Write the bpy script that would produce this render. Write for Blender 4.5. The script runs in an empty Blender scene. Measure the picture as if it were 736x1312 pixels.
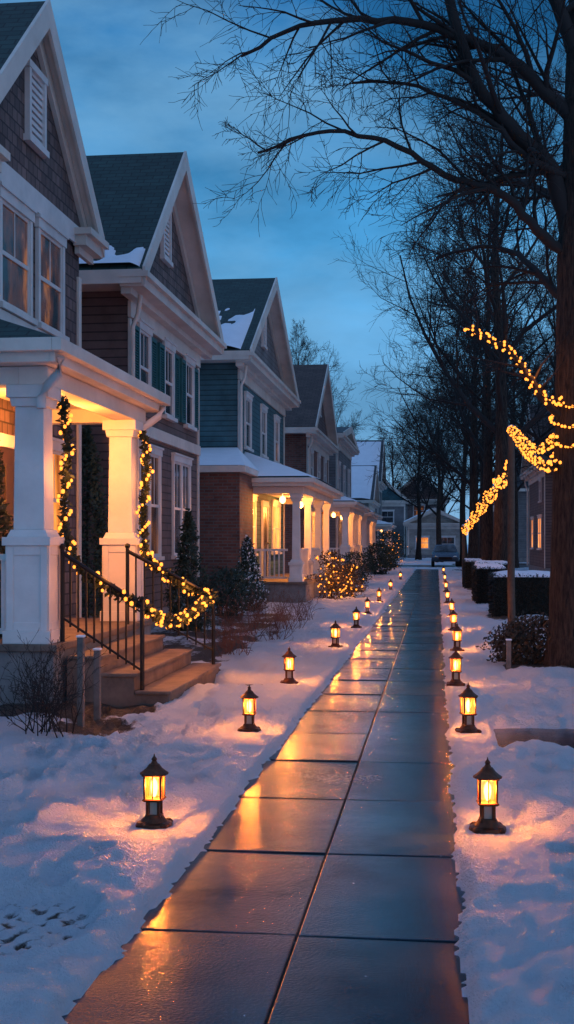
import bpy, math, random
from mathutils import Vector, Matrix, noise
R = random.Random(11)
scene = bpy.context.scene
COL = scene.collection
def N(x, y=0.0, z=0.0): return noise.noise(Vector((x, y, z)))
def sm(t):
    t = max(0.0, min(1.0, t)); return t*t*(3-2*t)

# ------------------------------------------------------------------ materials
def newmat(name):
    m = bpy.data.materials.new(name); m.use_nodes = True
    nt = m.node_tree; b = nt.nodes["Principled BSDF"]
    return m, nt, b
def lk(nt, a, b): nt.links.new(a, b)
def mix(nt, fac, c1, c2, mode='MIX'):
    n = nt.nodes.new("ShaderNodeMix"); n.data_type = 'RGBA'; n.blend_type = mode
    for sock, v in ((n.inputs[0], fac), (n.inputs[6], c1), (n.inputs[7], c2)):
        if hasattr(v, "is_output"): lk(nt, v, sock)
        elif isinstance(v, tuple): sock.default_value = v + (1,) if len(v) == 3 else v
        else: sock.default_value = v
    return n.outputs[2]
def noi(nt, vec, scale, detail=4, rough=.55):
    n = nt.nodes.new("ShaderNodeTexNoise"); n.inputs["Scale"].default_value = scale
    n.inputs["Detail"].default_value = detail; n.inputs["Roughness"].default_value = rough
    lk(nt, vec, n.inputs["Vector"]); return n.outputs["Fac"]
def ramp(nt, fac, stops):
    n = nt.nodes.new("ShaderNodeValToRGB"); el = n.color_ramp.elements
    while len(el) < len(stops): el.new(.5)
    for e, (p, c) in zip(el, stops):
        e.position = p; e.color = (c + (1,)) if isinstance(c, tuple) else (c, c, c, 1)
    lk(nt, fac, n.inputs[0]); return n.outputs["Color"]
def coord(nt, which="Object"):
    return nt.nodes.new("ShaderNodeTexCoord").outputs[which]
def bump(nt, b, h, strength, dist):
    n = nt.nodes.new("ShaderNodeBump"); n.inputs["Strength"].default_value = strength
    n.inputs["Distance"].default_value = dist; lk(nt, h, n.inputs["Height"])
    lk(nt, n.outputs[0], b.inputs["Normal"]); return n
def mul(c, k): return tuple(min(1, x*k) for x in c)

def plain(name, col, rough=.6, metal=0, var=.25, vs=2.5, bs=40, bst=.25, bd=.004):
    m, nt, b = newmat(name); v = coord(nt)
    f = ramp(nt, noi(nt, v, vs, 6, .65), [(.3, 0.0), (.7, 1.0)])
    c = mix(nt, f, mul(col, 1-var), mul(col, 1+var*.5)); lk(nt, c, b.inputs["Base Color"])
    b.inputs["Roughness"].default_value = rough; b.inputs["Metallic"].default_value = metal
    if bst: bump(nt, b, noi(nt, v, bs, 5), bst, bd)
    return m
def tiles(name, c1, c2, mortar, bw, bh, ms=.012, rough=.75, bst=.6, bd=.01, off=.5):
    m, nt, b = newmat(name); uv = coord(nt, "UV")
    t = nt.nodes.new("ShaderNodeTexBrick"); lk(nt, uv, t.inputs["Vector"])
    t.inputs["Color1"].default_value = c1+(1,); t.inputs["Color2"].default_value = c2+(1,)
    t.inputs["Mortar"].default_value = mortar+(1,); t.inputs["Scale"].default_value = 1
    t.inputs["Mortar Size"].default_value = ms; t.inputs["Mortar Smooth"].default_value = .3
    t.inputs["Brick Width"].default_value = bw; t.inputs["Row Height"].default_value = bh
    t.offset = off
    f = ramp(nt, noi(nt, uv, 1.1, 6, .7), [(.3, .5), (.75, 1.2)])
    c = mix(nt, 1.0, t.outputs["Color"], f, 'MULTIPLY'); lk(nt, c, b.inputs["Base Color"])
    b.inputs["Roughness"].default_value = rough
    inv = nt.nodes.new("ShaderNodeMath"); inv.operation = 'SUBTRACT'; inv.inputs[0].default_value = 1
    lk(nt, t.outputs["Fac"], inv.inputs[1])
    ad = nt.nodes.new("ShaderNodeMath"); ad.operation = 'MULTIPLY_ADD'; ad.inputs[1].default_value = .35
    lk(nt, noi(nt, uv, 35, 4), ad.inputs[0]); lk(nt, inv.outputs[0], ad.inputs[2])
    bump(nt, b, ad.outputs[0], bst, bd); return m
def emis(name, col, s):
    m, nt, b = newmat(name)
    b.inputs["Base Color"].default_value = (.3, .15, .05, 1)
    b.inputs["Emission Color"].default_value = col+(1,); b.inputs["Emission Strength"].default_value = s
    return m

CREAM = plain("cream_paint", (.72, .64, .57), .5, var=.22, vs=1.3)
WHITE = plain("white_paint", (.74, .70, .68), .45, var=.2, vs=1.5)
IRON = plain("black_iron", (.015, .015, .017), .4, .6)
COPPER = plain("dark_copper", (.13, .045, .022), .42, .75, var=.5, vs=25, bs=90)
SNOWR = plain("roof_snow", (.80, .84, .90), .7, var=.06, bs=15, bst=.5, bd=.02)
CONC = plain("step_concrete", (.17, .125, .10), .7, var=.5, vs=4, bs=60, bst=.6)
PIER = plain("pier_concrete", (.23, .22, .22), .8, var=.4, vs=3, bs=50, bst=.5)
WOODP = plain("weathered_wood", (.10, .07, .05), .8, var=.4, vs=8, bs=50, bst=.6)
TAUPEP = plain("taupe_paint", (.30, .25, .22), .6, var=.25)
def barkmat():
    m, nt, b = newmat("bark"); v = coord(nt)
    mp = nt.nodes.new("ShaderNodeMapping"); mp.inputs["Scale"].default_value = (9, 9, 1.3); lk(nt, v, mp.inputs[0])
    n = noi(nt, mp.outputs[0], 3.5, 9, .72)
    lk(nt, ramp(nt, n, [(.38, (.008, .006, .005)), (.62, (.085, .058, .045))]), b.inputs["Base Color"])
    b.inputs["Roughness"].default_value = .95; bump(nt, b, n, 1, .15); return m
BARK = barkmat()
TWIG = plain("twig_bark", (.022, .017, .016), .85, bst=0)
DRY = plain("dry_twigs", (.17, .07, .045), .85, bst=0)
GREEN = plain("evergreen_leaves", (.020, .040, .022), .65, var=.6, vs=9, bst=0)
HEDGEL = plain("dark_hedge_leaves", (.008, .014, .012), .7, var=.5, vs=9, bst=0)
GARL = plain("garland_needles", (.016, .028, .012), .7, var=.6, vs=9, bst=0)
BRUSH = plain("dry_leaves", (.06, .038, .018), .7, var=.6, vs=9, bst=0)
BULB = emis("bulb_glow", (1, .29, .03), 2.7)
FLAME = emis("lantern_flame", (1, .52, .16), 8)
LAMPG = emis("porch_lamp_glow", (1, .5, .16), 6)
ROOF_DK = tiles("roof_slate_green", (.014, .046, .043), (.027, .070, .064), (.007, .018, .018), .28, .14, .012)
ROOF_BR = tiles("roof_brown", (.085, .05, .042), (.12, .075, .06), (.03, .02, .02), .28, .14, .012)
ROOF_GY = tiles("roof_grey", (.05, .06, .07), (.08, .09, .10), (.03, .03, .03), .28, .14, .012)
SH_BR = tiles("brown_wall_shingles", (.11, .072, .07), (.24, .155, .14), (.045, .03, .03), .17, .15, .012)
SD_BR = tiles("brown_lap_siding", (.16, .105, .10), (.19, .13, .12), (.05, .035, .035), 3.7, .14, .012)
SD_TAUPE = tiles("taupe_lap_siding", (.22, .17, .17), (.25, .20, .19), (.09, .07, .07), 3.7, .14, .012)
SD_BLUE = tiles("blue_lap_siding", (.05, .15, .18), (.065, .17, .20), (.02, .06, .07), 3.7, .13, .012)
SD_GREY = tiles("grey_lap_siding", (.20, .20, .21), (.24, .23, .24), (.12, .11, .11), 3.7, .14, .012)
SD_CREAM = tiles("cream_lap_siding", (.46, .42, .38), (.5, .46, .42), (.22, .2, .18), 3.7, .14, .012)
BRICK = tiles("red_brick", (.16, .055, .04), (.27, .10, .07), (.17, .14, .13), .22, .075, .012)
TEAL = plain("teal_paint", (.015, .12, .13), .5, var=.3)
DOORM = plain("dark_door_paint", (.05, .028, .022), .4)
CARP = plain("blue_grey_car_paint", (.10, .14, .19), .25, .4, var=.1, bst=.02)
TYRE = plain("tyre_rubber", (.02, .02, .02), .8)
CHROME = plain("chrome", (.5, .5, .52), .25, 1)
STEM = plain("pale_stem",(.6,.5,.4),.5)
HCORE = plain("hedge_inside",(.008,.012,.008),.9)
GTIMB = plain("grey_timber",(.16,.14,.13),.8,var=.4,vs=9,bs=60,bst=.6)

def glassmat(name, lit, dim=False):
    m, nt, b = newmat(name); v = coord(nt)
    b.inputs["Roughness"].default_value = .08
    b.inputs["Base Color"].default_value = (.02, .028, .04, 1)
    if lit:
        mp = nt.nodes.new("ShaderNodeMapping"); mp.inputs["Scale"].default_value = (1,1.6,.7); lk(nt, v, mp.inputs[0])
        n = noi(nt, mp.outputs[0], 1.5, 6, .6)
        st = [(.42, (.012, .010, .010)), (.56, (.16, .05, .012)), (.68, (.9, .3, .05))] if dim else [(.32, (.25, .05, .006)), (.5, (.85, .24, .03)), (.68, (1, .44, .10))]
        lk(nt, ramp(nt, n, st), b.inputs["Emission Color"])
        b.inputs["Emission Strength"].default_value = lit
    else:
        n = noi(nt, v, 2.3, 4)
        lk(nt, ramp(nt, n, [(.35, (.01, .014, .02)), (.65, (.07, .075, .085))]), b.inputs["Base Color"])
        bump(nt, b, noi(nt, v, 1.2, 1), .15, .02)
    return m
G_DARK = glassmat("dark_window_glass", 0)
G_DIM = glassmat("painted_reflection_window_glass", .34, True)  # dark panes; warm reflection painted in as faint emission spots
G_LIT = glassmat("lit_window_glass", 1.1)
G_HOT = glassmat("bright_lit_window_glass", 1.8)

def lanternglass():
    m, nt, b = newmat("lantern_glass")
    out = nt.nodes["Material Output"]
    tr = nt.nodes.new("ShaderNodeBsdfTransparent"); tr.inputs[0].default_value = (1, .88, .68, 1)
    em = nt.nodes.new("ShaderNodeEmission"); em.inputs[0].default_value = (1, .28, .025, 1); em.inputs[1].default_value = 1.1
    ad = nt.nodes.new("ShaderNodeAddShader"); lk(nt, tr.outputs[0], ad.inputs[0]); lk(nt, em.outputs[0], ad.inputs[1])
    lk(nt, ad.outputs[0], out.inputs[0]); return m
LGLASS = lanternglass()

def snowmat():
    m, nt, b = newmat("snow"); v = coord(nt)
    at = nt.nodes.new("ShaderNodeAttribute"); at.attribute_name = "bare"
    n = noi(nt, v, 9, 6, .7)
    ad = nt.nodes.new("ShaderNodeMath"); ad.operation = 'MULTIPLY_ADD'; ad.inputs[1].default_value = .9; ad.inputs[2].default_value = -.45
    lk(nt, n, ad.inputs[0])
    s = nt.nodes.new("ShaderNodeMath"); s.operation = 'ADD'; lk(nt, at.outputs["Fac"], s.inputs[0]); lk(nt, ad.outputs[0], s.inputs[1])
    f = ramp(nt, s.outputs[0], [(.42, 0.0), (.58, 1.0)])
    base = mix(nt, ramp(nt, noi(nt, v, .9, 5), [(.3, 0.0), (.7, 1.0)]), (.74, .83, .93), (.88, .91, .96))
    dirt = ramp(nt, noi(nt, v, 22, 5), [(.3, (.025, .018, .014)), (.7, (.10, .07, .05))])
    lk(nt, mix(nt, f, base, dirt), b.inputs["Base Color"])
    b.inputs["Roughness"].default_value = .6
    h = nt.nodes.new("ShaderNodeMath"); h.operation = 'MULTIPLY_ADD'; h.inputs[1].default_value = 2.6
    h2 = nt.nodes.new("ShaderNodeMath"); h2.operation = 'MULTIPLY_ADD'; h2.inputs[1].default_value = .9
    lk(nt, noi(nt, v, 24, 6, .7), h2.inputs[0]); lk(nt, noi(nt, v, 90, 3, .7), h2.inputs[2])
    lk(nt, noi(nt, v, 6, 7, .68), h.inputs[0]); lk(nt, h2.outputs[0], h.inputs[2])
    bump(nt, b, h.outputs[0], 1.0, .04)
    return m
SNOW = snowmat()
def wetmat():
    m, nt, b = newmat("wet_concrete"); v = coord(nt)
    at = nt.nodes.new("ShaderNodeAttribute"); at.attribute_name = "tone"
    n1 = noi(nt, v, 1.6, 7, .7); n2 = noi(nt, v, 70, 3, .6)
    c = ramp(nt, n1, [(.3, (.012, .021, .034)), (.5, (.022, .034, .052)), (.72, (.042, .058, .080))])
    c = mix(nt, 1.0, c, ramp(nt, n2, [(.3, .7), (.7, 1.25)]), 'MULTIPLY')
    c = mix(nt, 1.0, c, at.outputs["Color"], 'MULTIPLY')
    fl = noi(nt, v, 32, 2, .5)
    c = mix(nt, ramp(nt, fl, [(.775, 0.0), (.79, 1.0)]), c, (.3, .32, .36))
    lk(nt, c, b.inputs["Base Color"])
    r = ramp(nt, noi(nt, v, .8, 3, .5), [(.3, .15), (.7, .27)])
    r2 = ramp(nt, noi(nt, v, 40, 3, .6), [(.3, .92), (.7, 1.1)])
    lk(nt, mix(nt, 1.0, r, r2, 'MULTIPLY'), b.inputs["Roughness"])
    lk(nt, ramp(nt, noi(nt, v, 1.3, 5, .6), [(.35, .12), (.62, .5)]), b.inputs["Specular IOR Level"])
    h = nt.nodes.new("ShaderNodeMath"); h.operation = 'MULTIPLY_ADD'; h.inputs[1].default_value = .7
    lk(nt, noi(nt, v, 70, 4), h.inputs[0]); lk(nt, noi(nt, v, 4, 2), h.inputs[2])
    bump(nt, b, h.outputs[0], .2, .008); return m
WET = wetmat()
ASPH = plain("wet_asphalt", (.05, .052, .06), .3, var=.4, vs=1)

# ------------------------------------------------------------------ mesh builder
class MB:
    def __init__(s): s.v = []; s.f = []; s.smooth = False; s.uv = True
    def add(s, vs, fs):
        o = len(s.v); s.v.extend([tuple(v) for v in vs]); s.f.extend([tuple(i+o for i in f) for f in fs])
    def box(s, x0, x1, y0, y1, z0, z1):
        s.add([(x0,y0,z0),(x1,y0,z0),(x1,y1,z0),(x0,y1,z0),(x0,y0,z1),(x1,y0,z1),(x1,y1,z1),(x0,y1,z1)],
              [(0,3,2,1),(4,5,6,7),(0,1,5,4),(1,2,6,5),(2,3,7,6),(3,0,4,7)])
    def frus(s, cx, cy, z0, z1, a0, a1):
        s.add([(cx-a0,cy-a0,z0),(cx+a0,cy-a0,z0),(cx+a0,cy+a0,z0),(cx-a0,cy+a0,z0),(cx-a1,cy-a1,z1),(cx+a1,cy-a1,z1),(cx+a1,cy+a1,z1),(cx-a1,cy+a1,z1)],
              [(0,3,2,1),(4,5,6,7),(0,1,5,4),(1,2,6,5),(2,3,7,6),(3,0,4,7)])
    def prismx(s, prof, x0, x1):
        n = len(prof)
        s.add([(x0,y,z) for y,z in prof]+[(x1,y,z) for y,z in prof],
              [tuple(range(n-1,-1,-1)), tuple(range(n,2*n))]+[(i,(i+1)%n,n+(i+1)%n,n+i) for i in range(n)])
    def lathe(s, cx, cy, prof, n=12):
        vs = []; fs = []
        for r, z in prof:
            for i in range(n):
                a = 2*math.pi*i/n; vs.append((cx+r*math.cos(a), cy+r*math.sin(a), z))
        for j in range(len(prof)-1):
            for i in range(n):
                fs.append((j*n+i, j*n+(i+1)%n, (j+1)*n+(i+1)%n, (j+1)*n+i))
        fs.append(tuple(range(n-1,-1,-1))); fs.append(tuple((len(prof)-1)*n+i for i in range(n)))
        s.add(vs, fs)
    def tube(s, pts, rad, n=6, cap=False):
        o = len(s.v); m = len(pts)
        for j in range(m):
            a = pts[max(0,j-1)]; b = pts[min(m-1,j+1)]
            d = (b-a).normalized()
            ref = Vector((0,0,1)) if abs(d.z) < .9 else Vector((1,0,0))
            u = d.cross(ref).normalized(); w = d.cross(u)
            r = rad[j] if isinstance(rad, (list,tuple)) else rad
            p = pts[j]
            for i in range(n):
                t = 2*math.pi*i/n; q = p+u*(r*math.cos(t))+w*(r*math.sin(t))
                s.v.append((q.x,q.y,q.z))
        for j in range(m-1):
            for i in range(n):
                s.f.append((o+j*n+i, o+(j+1)*n+i, o+(j+1)*n+(i+1)%n, o+j*n+(i+1)%n))
        if cap:
            s.f.append(tuple(o+i for i in range(n))); s.f.append(tuple(o+(m-1)*n+i for i in range(n-1,-1,-1)))
    def ball(s, c, r):
        s.add([(c[0]+r*x, c[1]+r*y, c[2]+r*z) for x,y,z in ICO_V], ICO_F)
    def leaf(s, p, size, rnd):
        d = Vector((rnd.uniform(-1,1), rnd.uniform(-1,1), rnd.uniform(-1,1))).normalized()
        e = d.orthogonal().normalized()*size*.28; d = d*size; p = Vector(p)
        s.add([p-e*.6, p+d*.45-e, p+d, p+d*.45+e], [(0,1,2,3)])
t_ = (1+5**.5)/2; k_ = 1/math.sqrt(1+t_*t_)
ICO_V = [(x*k_,y*k_,z*k_) for x,y,z in [(-1,t_,0),(1,t_,0),(-1,-t_,0),(1,-t_,0),(0,-1,t_),(0,1,t_),(0,-1,-t_),(0,1,-t_),(t_,0,-1),(t_,0,1),(-t_,0,-1),(-t_,0,1)]]
ICO_F = [(0,11,5),(0,5,1),(0,1,7),(0,7,10),(0,10,11),(1,5,9),(5,11,4),(11,10,2),(10,7,6),(7,1,8),(3,9,4),(3,4,2),(3,2,6),(3,6,8),(3,8,9),(4,9,5),(2,4,11),(6,2,10),(8,6,7),(9,8,1)]

def mk(mb, name, mat, th=None, parent=None, bevel=0, base=None):
    b = Vector(th["base"]) if th else Vector(base or (0,0,0))
    me = bpy.data.meshes.new(name)
    me.from_pydata([(v[0]-b.x, v[1]-b.y, v[2]-b.z) for v in mb.v], [], mb.f)
    if mb.uv:
        uvl = me.uv_layers.new(name="UVMap").data
        for p in me.polygons:
            n = p.normal
            if abs(n.z) > .98: h = Vector((1,0,0)); w = Vector((0,1,0))
            else:
                h = Vector((0,0,1)).cross(n).normalized(); w = n.cross(h)
            for li in p.loop_indices:
                c = me.vertices[me.loops[li].vertex_index].co
                uvl[li].uv = (c.dot(h), c.dot(w))
    if mb.smooth: me.polygons.foreach_set("use_smooth", [True]*len(me.polygons))
    me.materials.append(mat)
    o = bpy.data.objects.new(name, me); COL.objects.link(o)
    if th and parent is None: parent = th["o"]
    if parent is not None: o.parent = parent
    elif base: o.location = base
    if bevel:
        md = o.modifiers.new("bevel", 'BEVEL'); md.width = bevel; md.segments = 2; md.limit_method = 'ANGLE'
    return o
def thing(name, base, label, cat, group=None, loc=None, rot=0):
    o = bpy.data.objects.new(name, None); COL.objects.link(o); o.empty_display_size = .2
    o.location = loc or base; o.rotation_euler = (0,0,rot)
    o["label"] = label; o["category"] = cat
    if group: o["group"] = group
    return {"o": o, "base": base}
def copy_thing(th_o, loc, rot=0, scale=1.0, label=None):
    n = th_o.copy(); COL.objects.link(n); n.location = loc; n.rotation_euler = (0,0,rot); n.scale = (scale,)*3
    if label: n["label"] = label
    def rec(src, dst):
        for c in src.children:
            k = c.copy(); COL.objects.link(k); k.parent = dst; rec(c, k)
    rec(th_o, n); return n
def point(loc, energy, col=(1,.30,.05), r=.04, th=None, name="lamp_light"):
    l = bpy.data.lights.new(name, 'POINT'); l.energy = energy; l.color = col; l.shadow_soft_size = r
    o = bpy.data.objects.new(name, l); COL.objects.link(o)
    if th: o.parent = th["o"]; o.location = Vector(loc)-Vector(th["base"])
    else: o.location = loc
    return o
BALLS = {}
def bulbs(th, items, mat):
    if mat.name not in BALLS:
        b = MB(); b.ball((0,0,0),1); me = bpy.data.meshes.new("light_bulb"); me.from_pydata(b.v,[],b.f)
        me.polygons.foreach_set("use_smooth",[True]*len(me.polygons)); me.materials.append(mat); BALLS[mat.name] = me
    me = BALLS[mat.name]; B = Vector(th["base"])
    for p,r in items[:100]:
        o = bpy.data.objects.new("light_bulb", me); COL.objects.link(o); o.parent = th["o"]; o.location = Vector(p)-B; o.scale = (r,r,r*1.25)
    if len(items) > 100:
        bb = MB(); bb.uv=False; bb.smooth=True
        for p,r in items[100:]: bb.ball(p,r)
        o = mk(bb,"light_bulbs",mat,th); o["kind"] = "stuff"

# ------------------------------------------------------------------ camera, world
TH = math.radians(6.84)
cam = bpy.data.cameras.new("camera"); co = bpy.data.objects.new("camera", cam); COL.objects.link(co)
cam.sensor_fit = 'VERTICAL'; cam.sensor_height = 36; cam.lens = 43.9; cam.shift_y = .0297
cam.clip_end = 2000; co.location = (0,0,1.6); co.rotation_euler = (math.radians(90),0,TH)
scene.camera = co
scene.view_settings.view_transform = 'Standard'; scene.view_settings.look = 'None'; scene.view_settings.exposure = 0

w = bpy.data.worlds.new("World"); scene.world = w; w.use_nodes = True
nt = w.node_tree; bg = nt.nodes["Background"]
tc = nt.nodes.new("ShaderNodeTexCoord").outputs["Generated"]
sx = nt.nodes.new("ShaderNodeSeparateXYZ"); lk(nt, tc, sx.inputs[0])
c = ramp(nt, sx.outputs[2], [(0, (.19,.37,.58)), (.10, (.12,.33,.58)), (.22, (.052,.245,.49)), (.38, (.012,.11,.28)), (.6, (.06,.16,.40)), (1, (.17,.25,.52))])
mp = nt.nodes.new("ShaderNodeMapping"); mp.inputs["Scale"].default_value = (1.5,1.5,3.6); mp.inputs["Rotation"].default_value = (.5,.35,0); lk(nt, tc, mp.inputs[0])
cl = ramp(nt, noi(nt, mp.outputs[0], 2.6, 8, .55), [(.33, .62), (.5, .95), (.68, 1.4)])
c = mix(nt, 1.0, c, cl, 'MULTIPLY')
cl2 = ramp(nt, noi(nt, mp.outputs[0], 2.3, 8, .58), [(.44, 0.0), (.66, .62)])
c = mix(nt, cl2, c, (.14,.33,.54))
lk(nt, c, bg.inputs[0]); bg.inputs[1].default_value = 1.3

sun = bpy.data.lights.new("dusk_glow", 'SUN'); sun.energy = .25; sun.angle = math.radians(50); sun.color = (1,.74,.66)
so = bpy.data.objects.new("dusk_glow", sun); COL.objects.link(so)
so.rotation_euler = Vector((-.75, .6, -.3)).to_track_quat('-Z','Y').to_euler()

# ------------------------------------------------------------------ ground
def frange(a, b, st):
    out = []; x = a
    while x < b-1e-6: out.append(x); x += st
    return out
xs = [-700,-400,-200,-100,-50,-30,-20,-15,-12,-10,-8,-7,-6]+frange(-5,-3,.1)+frange(-3,-1.0,.022)+[-.8,-.4]+frange(-.15,.75,.02)+frange(.75,2,.04)+frange(2,4,.12)+[4,5,6,8,10,14,20,30,50,100,200,400,700]
ys = [-300,-100,-30,-5,0,1.5]
y = 2.2
while y < 95: ys.append(y); y += max(.022, .006*y)
ys += [100,110,130,160,200,300,500,900]
feet = []
fr = random.Random(5)
for i in range(190):
    feet.append((fr.uniform(-3.6,-1.5), fr.uniform(3.4,11.5), fr.uniform(0,3.14), fr.uniform(.07,.15), fr.uniform(.045,.075), fr.uniform(.035,.085)))
for i in range(90):
    feet.append((fr.uniform(.35,2.6), fr.uniform(4.2,14), fr.uniform(0,3.14), fr.uniform(.07,.13), fr.uniform(.045,.07), fr.uniform(.025,.06)))
LAMPS = [(-1.54,6.72),(-1.54,10.2),(-1.6,13.7),(-1.52,18.5),(-1.45,22.7),(-1.5,27.2),(-1.5,32.5),(-1.5,40.5),(-1.5,52),
         (.26,6.82),(.25,10.35),(.22,13.7),(.27,18.06),(.28,22.2),(.3,26.6),(.3,32.2),(.3,39.5),(.3,49),(.3,62)]
def snow(x, y):
    el = -1.21+.05*N(y*1.3,3)+.035*N(y*5,9)+.025*N(y*15,9)+.016*N(y*38,4); er = .085+.035*N(y*1.5,7)+.03*N(y*5.5,2)+.022*N(y*15,5)+.016*N(y*40,1)
    d = (el-x) if x < -.56 else (x-er)
    if y > 76: d = -1 if -40 < x < 60 and 78 < y < 90 else 1
    bare = 0
    if d < 0:
        z = -.03
    else:
        h = .05+.025*N(x*2,y*1.2,1)
        edge = sm((d+.01)/.08)
        z = -.02+edge*(h+.02)
        far = sm(d/.7)
        z += far*(.06*N(x*.7,y*.55,4)+.045*N(x*2.1,y*1.7,8)) + sm(d/.12)*(.034*N(x*4.5,y*4,2)+.024*N(x*10,y*8,5)+.013*N(x*24,y*19,5))
        z += .03*sm(d/.3)
        if y < 20:
            for fx,fy,a,l,wd,dp in feet:
                dx = x-fx; dy = y-fy
                if abs(dx) < .3 and abs(dy) < .3:
                    c_, s_ = math.cos(a), math.sin(a)
                    q = ((dx*c_+dy*s_)/l)**2+((-dx*s_+dy*c_)/wd)**2
                    z -= dp*math.exp(-q*q*.8)*1.1; z += dp*.35*math.exp(-(q-2.4)**2*1.2)
        for lx, ly in LAMPS:
            q = ((x-lx)**2+(y-ly)**2)
            if q < 1.2:
                fz = .045+.012*N(x*9,y*8,5)+.01*N(x*20,y*18,2)
                z = z+(fz-z)*math.exp(-(q/.2)**2)*edge*.9
                if q < .1: z = z+(.05-z)*math.exp(-(q/.015)**2)
        z = max(z, .0)
    if x > .38:
        wv = .08*N(x*3,1)
        k = sm((y-9.45-wv)/.1)*sm((11.0+wv-y)/.1)*sm((x-.42)/.1)
        z = z*(1-k)-.03*k
    if -2.6 < x < -1.6:
        k = sm((y-12.9-.1*N(x*4,3))/.12)*sm((14.1-y)/.12)*sm((-1.75-x+.1*N(y*5,7))/.2); z = z*(1-k)-.03*k
    if x < -1.3 and y < 6.5:
        q = ((x+1.72)/.30)**2+((y-4.95)/.36)**2
        if q < 2.2:
            kk = sm(1.8-q); gz = math.sin(x*50+y*16)*math.sin(y*36-x*12); z = z*(1-kk)+.02*kk-.016*kk*gz+.02*N(x*9,y*9)*kk
            bare = (.52 if gz > .05 else .26)*kk
    if x < -2.3:
        k = sm((-x-2.45)/.25)*sm((y-10.6+.4*N(x*2,y*2))/.4)*sm((15.4-y)/.4)
        k2 = sm((-x-2.5+.45*N(x*2,y*1.5))/.5)*sm((y-15.6)/.4)*sm((27-y)/.6)*(.62+.5*N(x*1.5,y*1.1,4))
        k3 = .75*sm(1-((x+2.9)**2+(y-10.3)**2)/.35)
        bare = max(k,k2,k3,bare); z -= .035*max(k,k2,k3)
    if x > .8 and y > 14:
        bare = max(bare, .85*sm(1.3-((x-1.35)**2+(y-15.6)**2)/.5), .8*sm((x-.7-.3*N(y*.7,2))/.5)*sm((y-24)/2)*sm(.4+1.3*N(x*1.1,y*.5,2)))
    return z, bare
g = MB(); bare = []
for yy in ys:
    for xx in xs:
        z, b_ = snow(xx, yy); g.v.append((xx,yy,z)); bare.append(b_)
nx = len(xs)
for j in range(len(ys)-1):
    for i in range(nx-1):
        a = j*nx+i; g.f.append((a,a+1,a+nx+1,a+nx))
g.smooth = True; g.uv = False
go = mk(g, "snowy_ground", SNOW); go["kind"] = "structure"
at = go.data.attributes.new("bare", 'FLOAT', 'POINT'); at.data.foreach_set("value", bare)

# pavement
sw = MB(); tones = []
js = [3.7-1.35*2+1.35*k for k in range(56)]
for k in range(len(js)-1):
    for (a,b_) in ((-1.36,-.5695),(-.5605,.19)):
        dz = R.uniform(-.002,.002); gp = .005+js[k]*.0014
        o = len(sw.v); sw.box(a,b_,js[k]+gp,js[k+1]-gp,-.08,0)
        tx = R.uniform(-.002,.002); ty = R.uniform(-.003,.003)
        for q in range(o,len(sw.v)):
            vx,vy,vz = sw.v[q]
            if vz > -.01: sw.v[q] = (vx,vy,dz+(tx if vx > (a+b_)/2 else -tx)+(ty if vy > js[k]+.6 else -ty))
        t = R.uniform(.55,1.5); tones += [t]*8
sm_o = mk(sw, "pavement", WET, bevel=.005); sm_o["kind"] = "structure"
ta = sm_o.data.attributes.new("tone", 'FLOAT_COLOR', 'POINT')
for i,t in enumerate(tones): ta.data[i].color = (t,t,t,1)
pb = MB(); pb.box(-1.3,.17,.5,76,-.09,-.035); pbo = mk(pb, "pavement_bed", plain("joint_dirt",(.008,.008,.008),.95)); pbo["kind"]="structure"
wk = MB(); wk.box(.3,4.2,9.35,11.1,-.08,-.004); wk.box(-2.55,-1.6,12.8,14.2,-.08,-.006)
wo = mk(wk, "garden_walk", WET); wo["kind"]="structure"
ta = wo.data.attributes.new("tone", 'FLOAT_COLOR', 'POINT')
for i in range(len(wo.data.vertices)): ta.data[i].color = (.8,.8,.8,1)
rd = MB(); rd.box(-40,60,78.5,89.5,-.06,.0); ro = mk(rd, "road", ASPH); ro["kind"]="structure"

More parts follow.
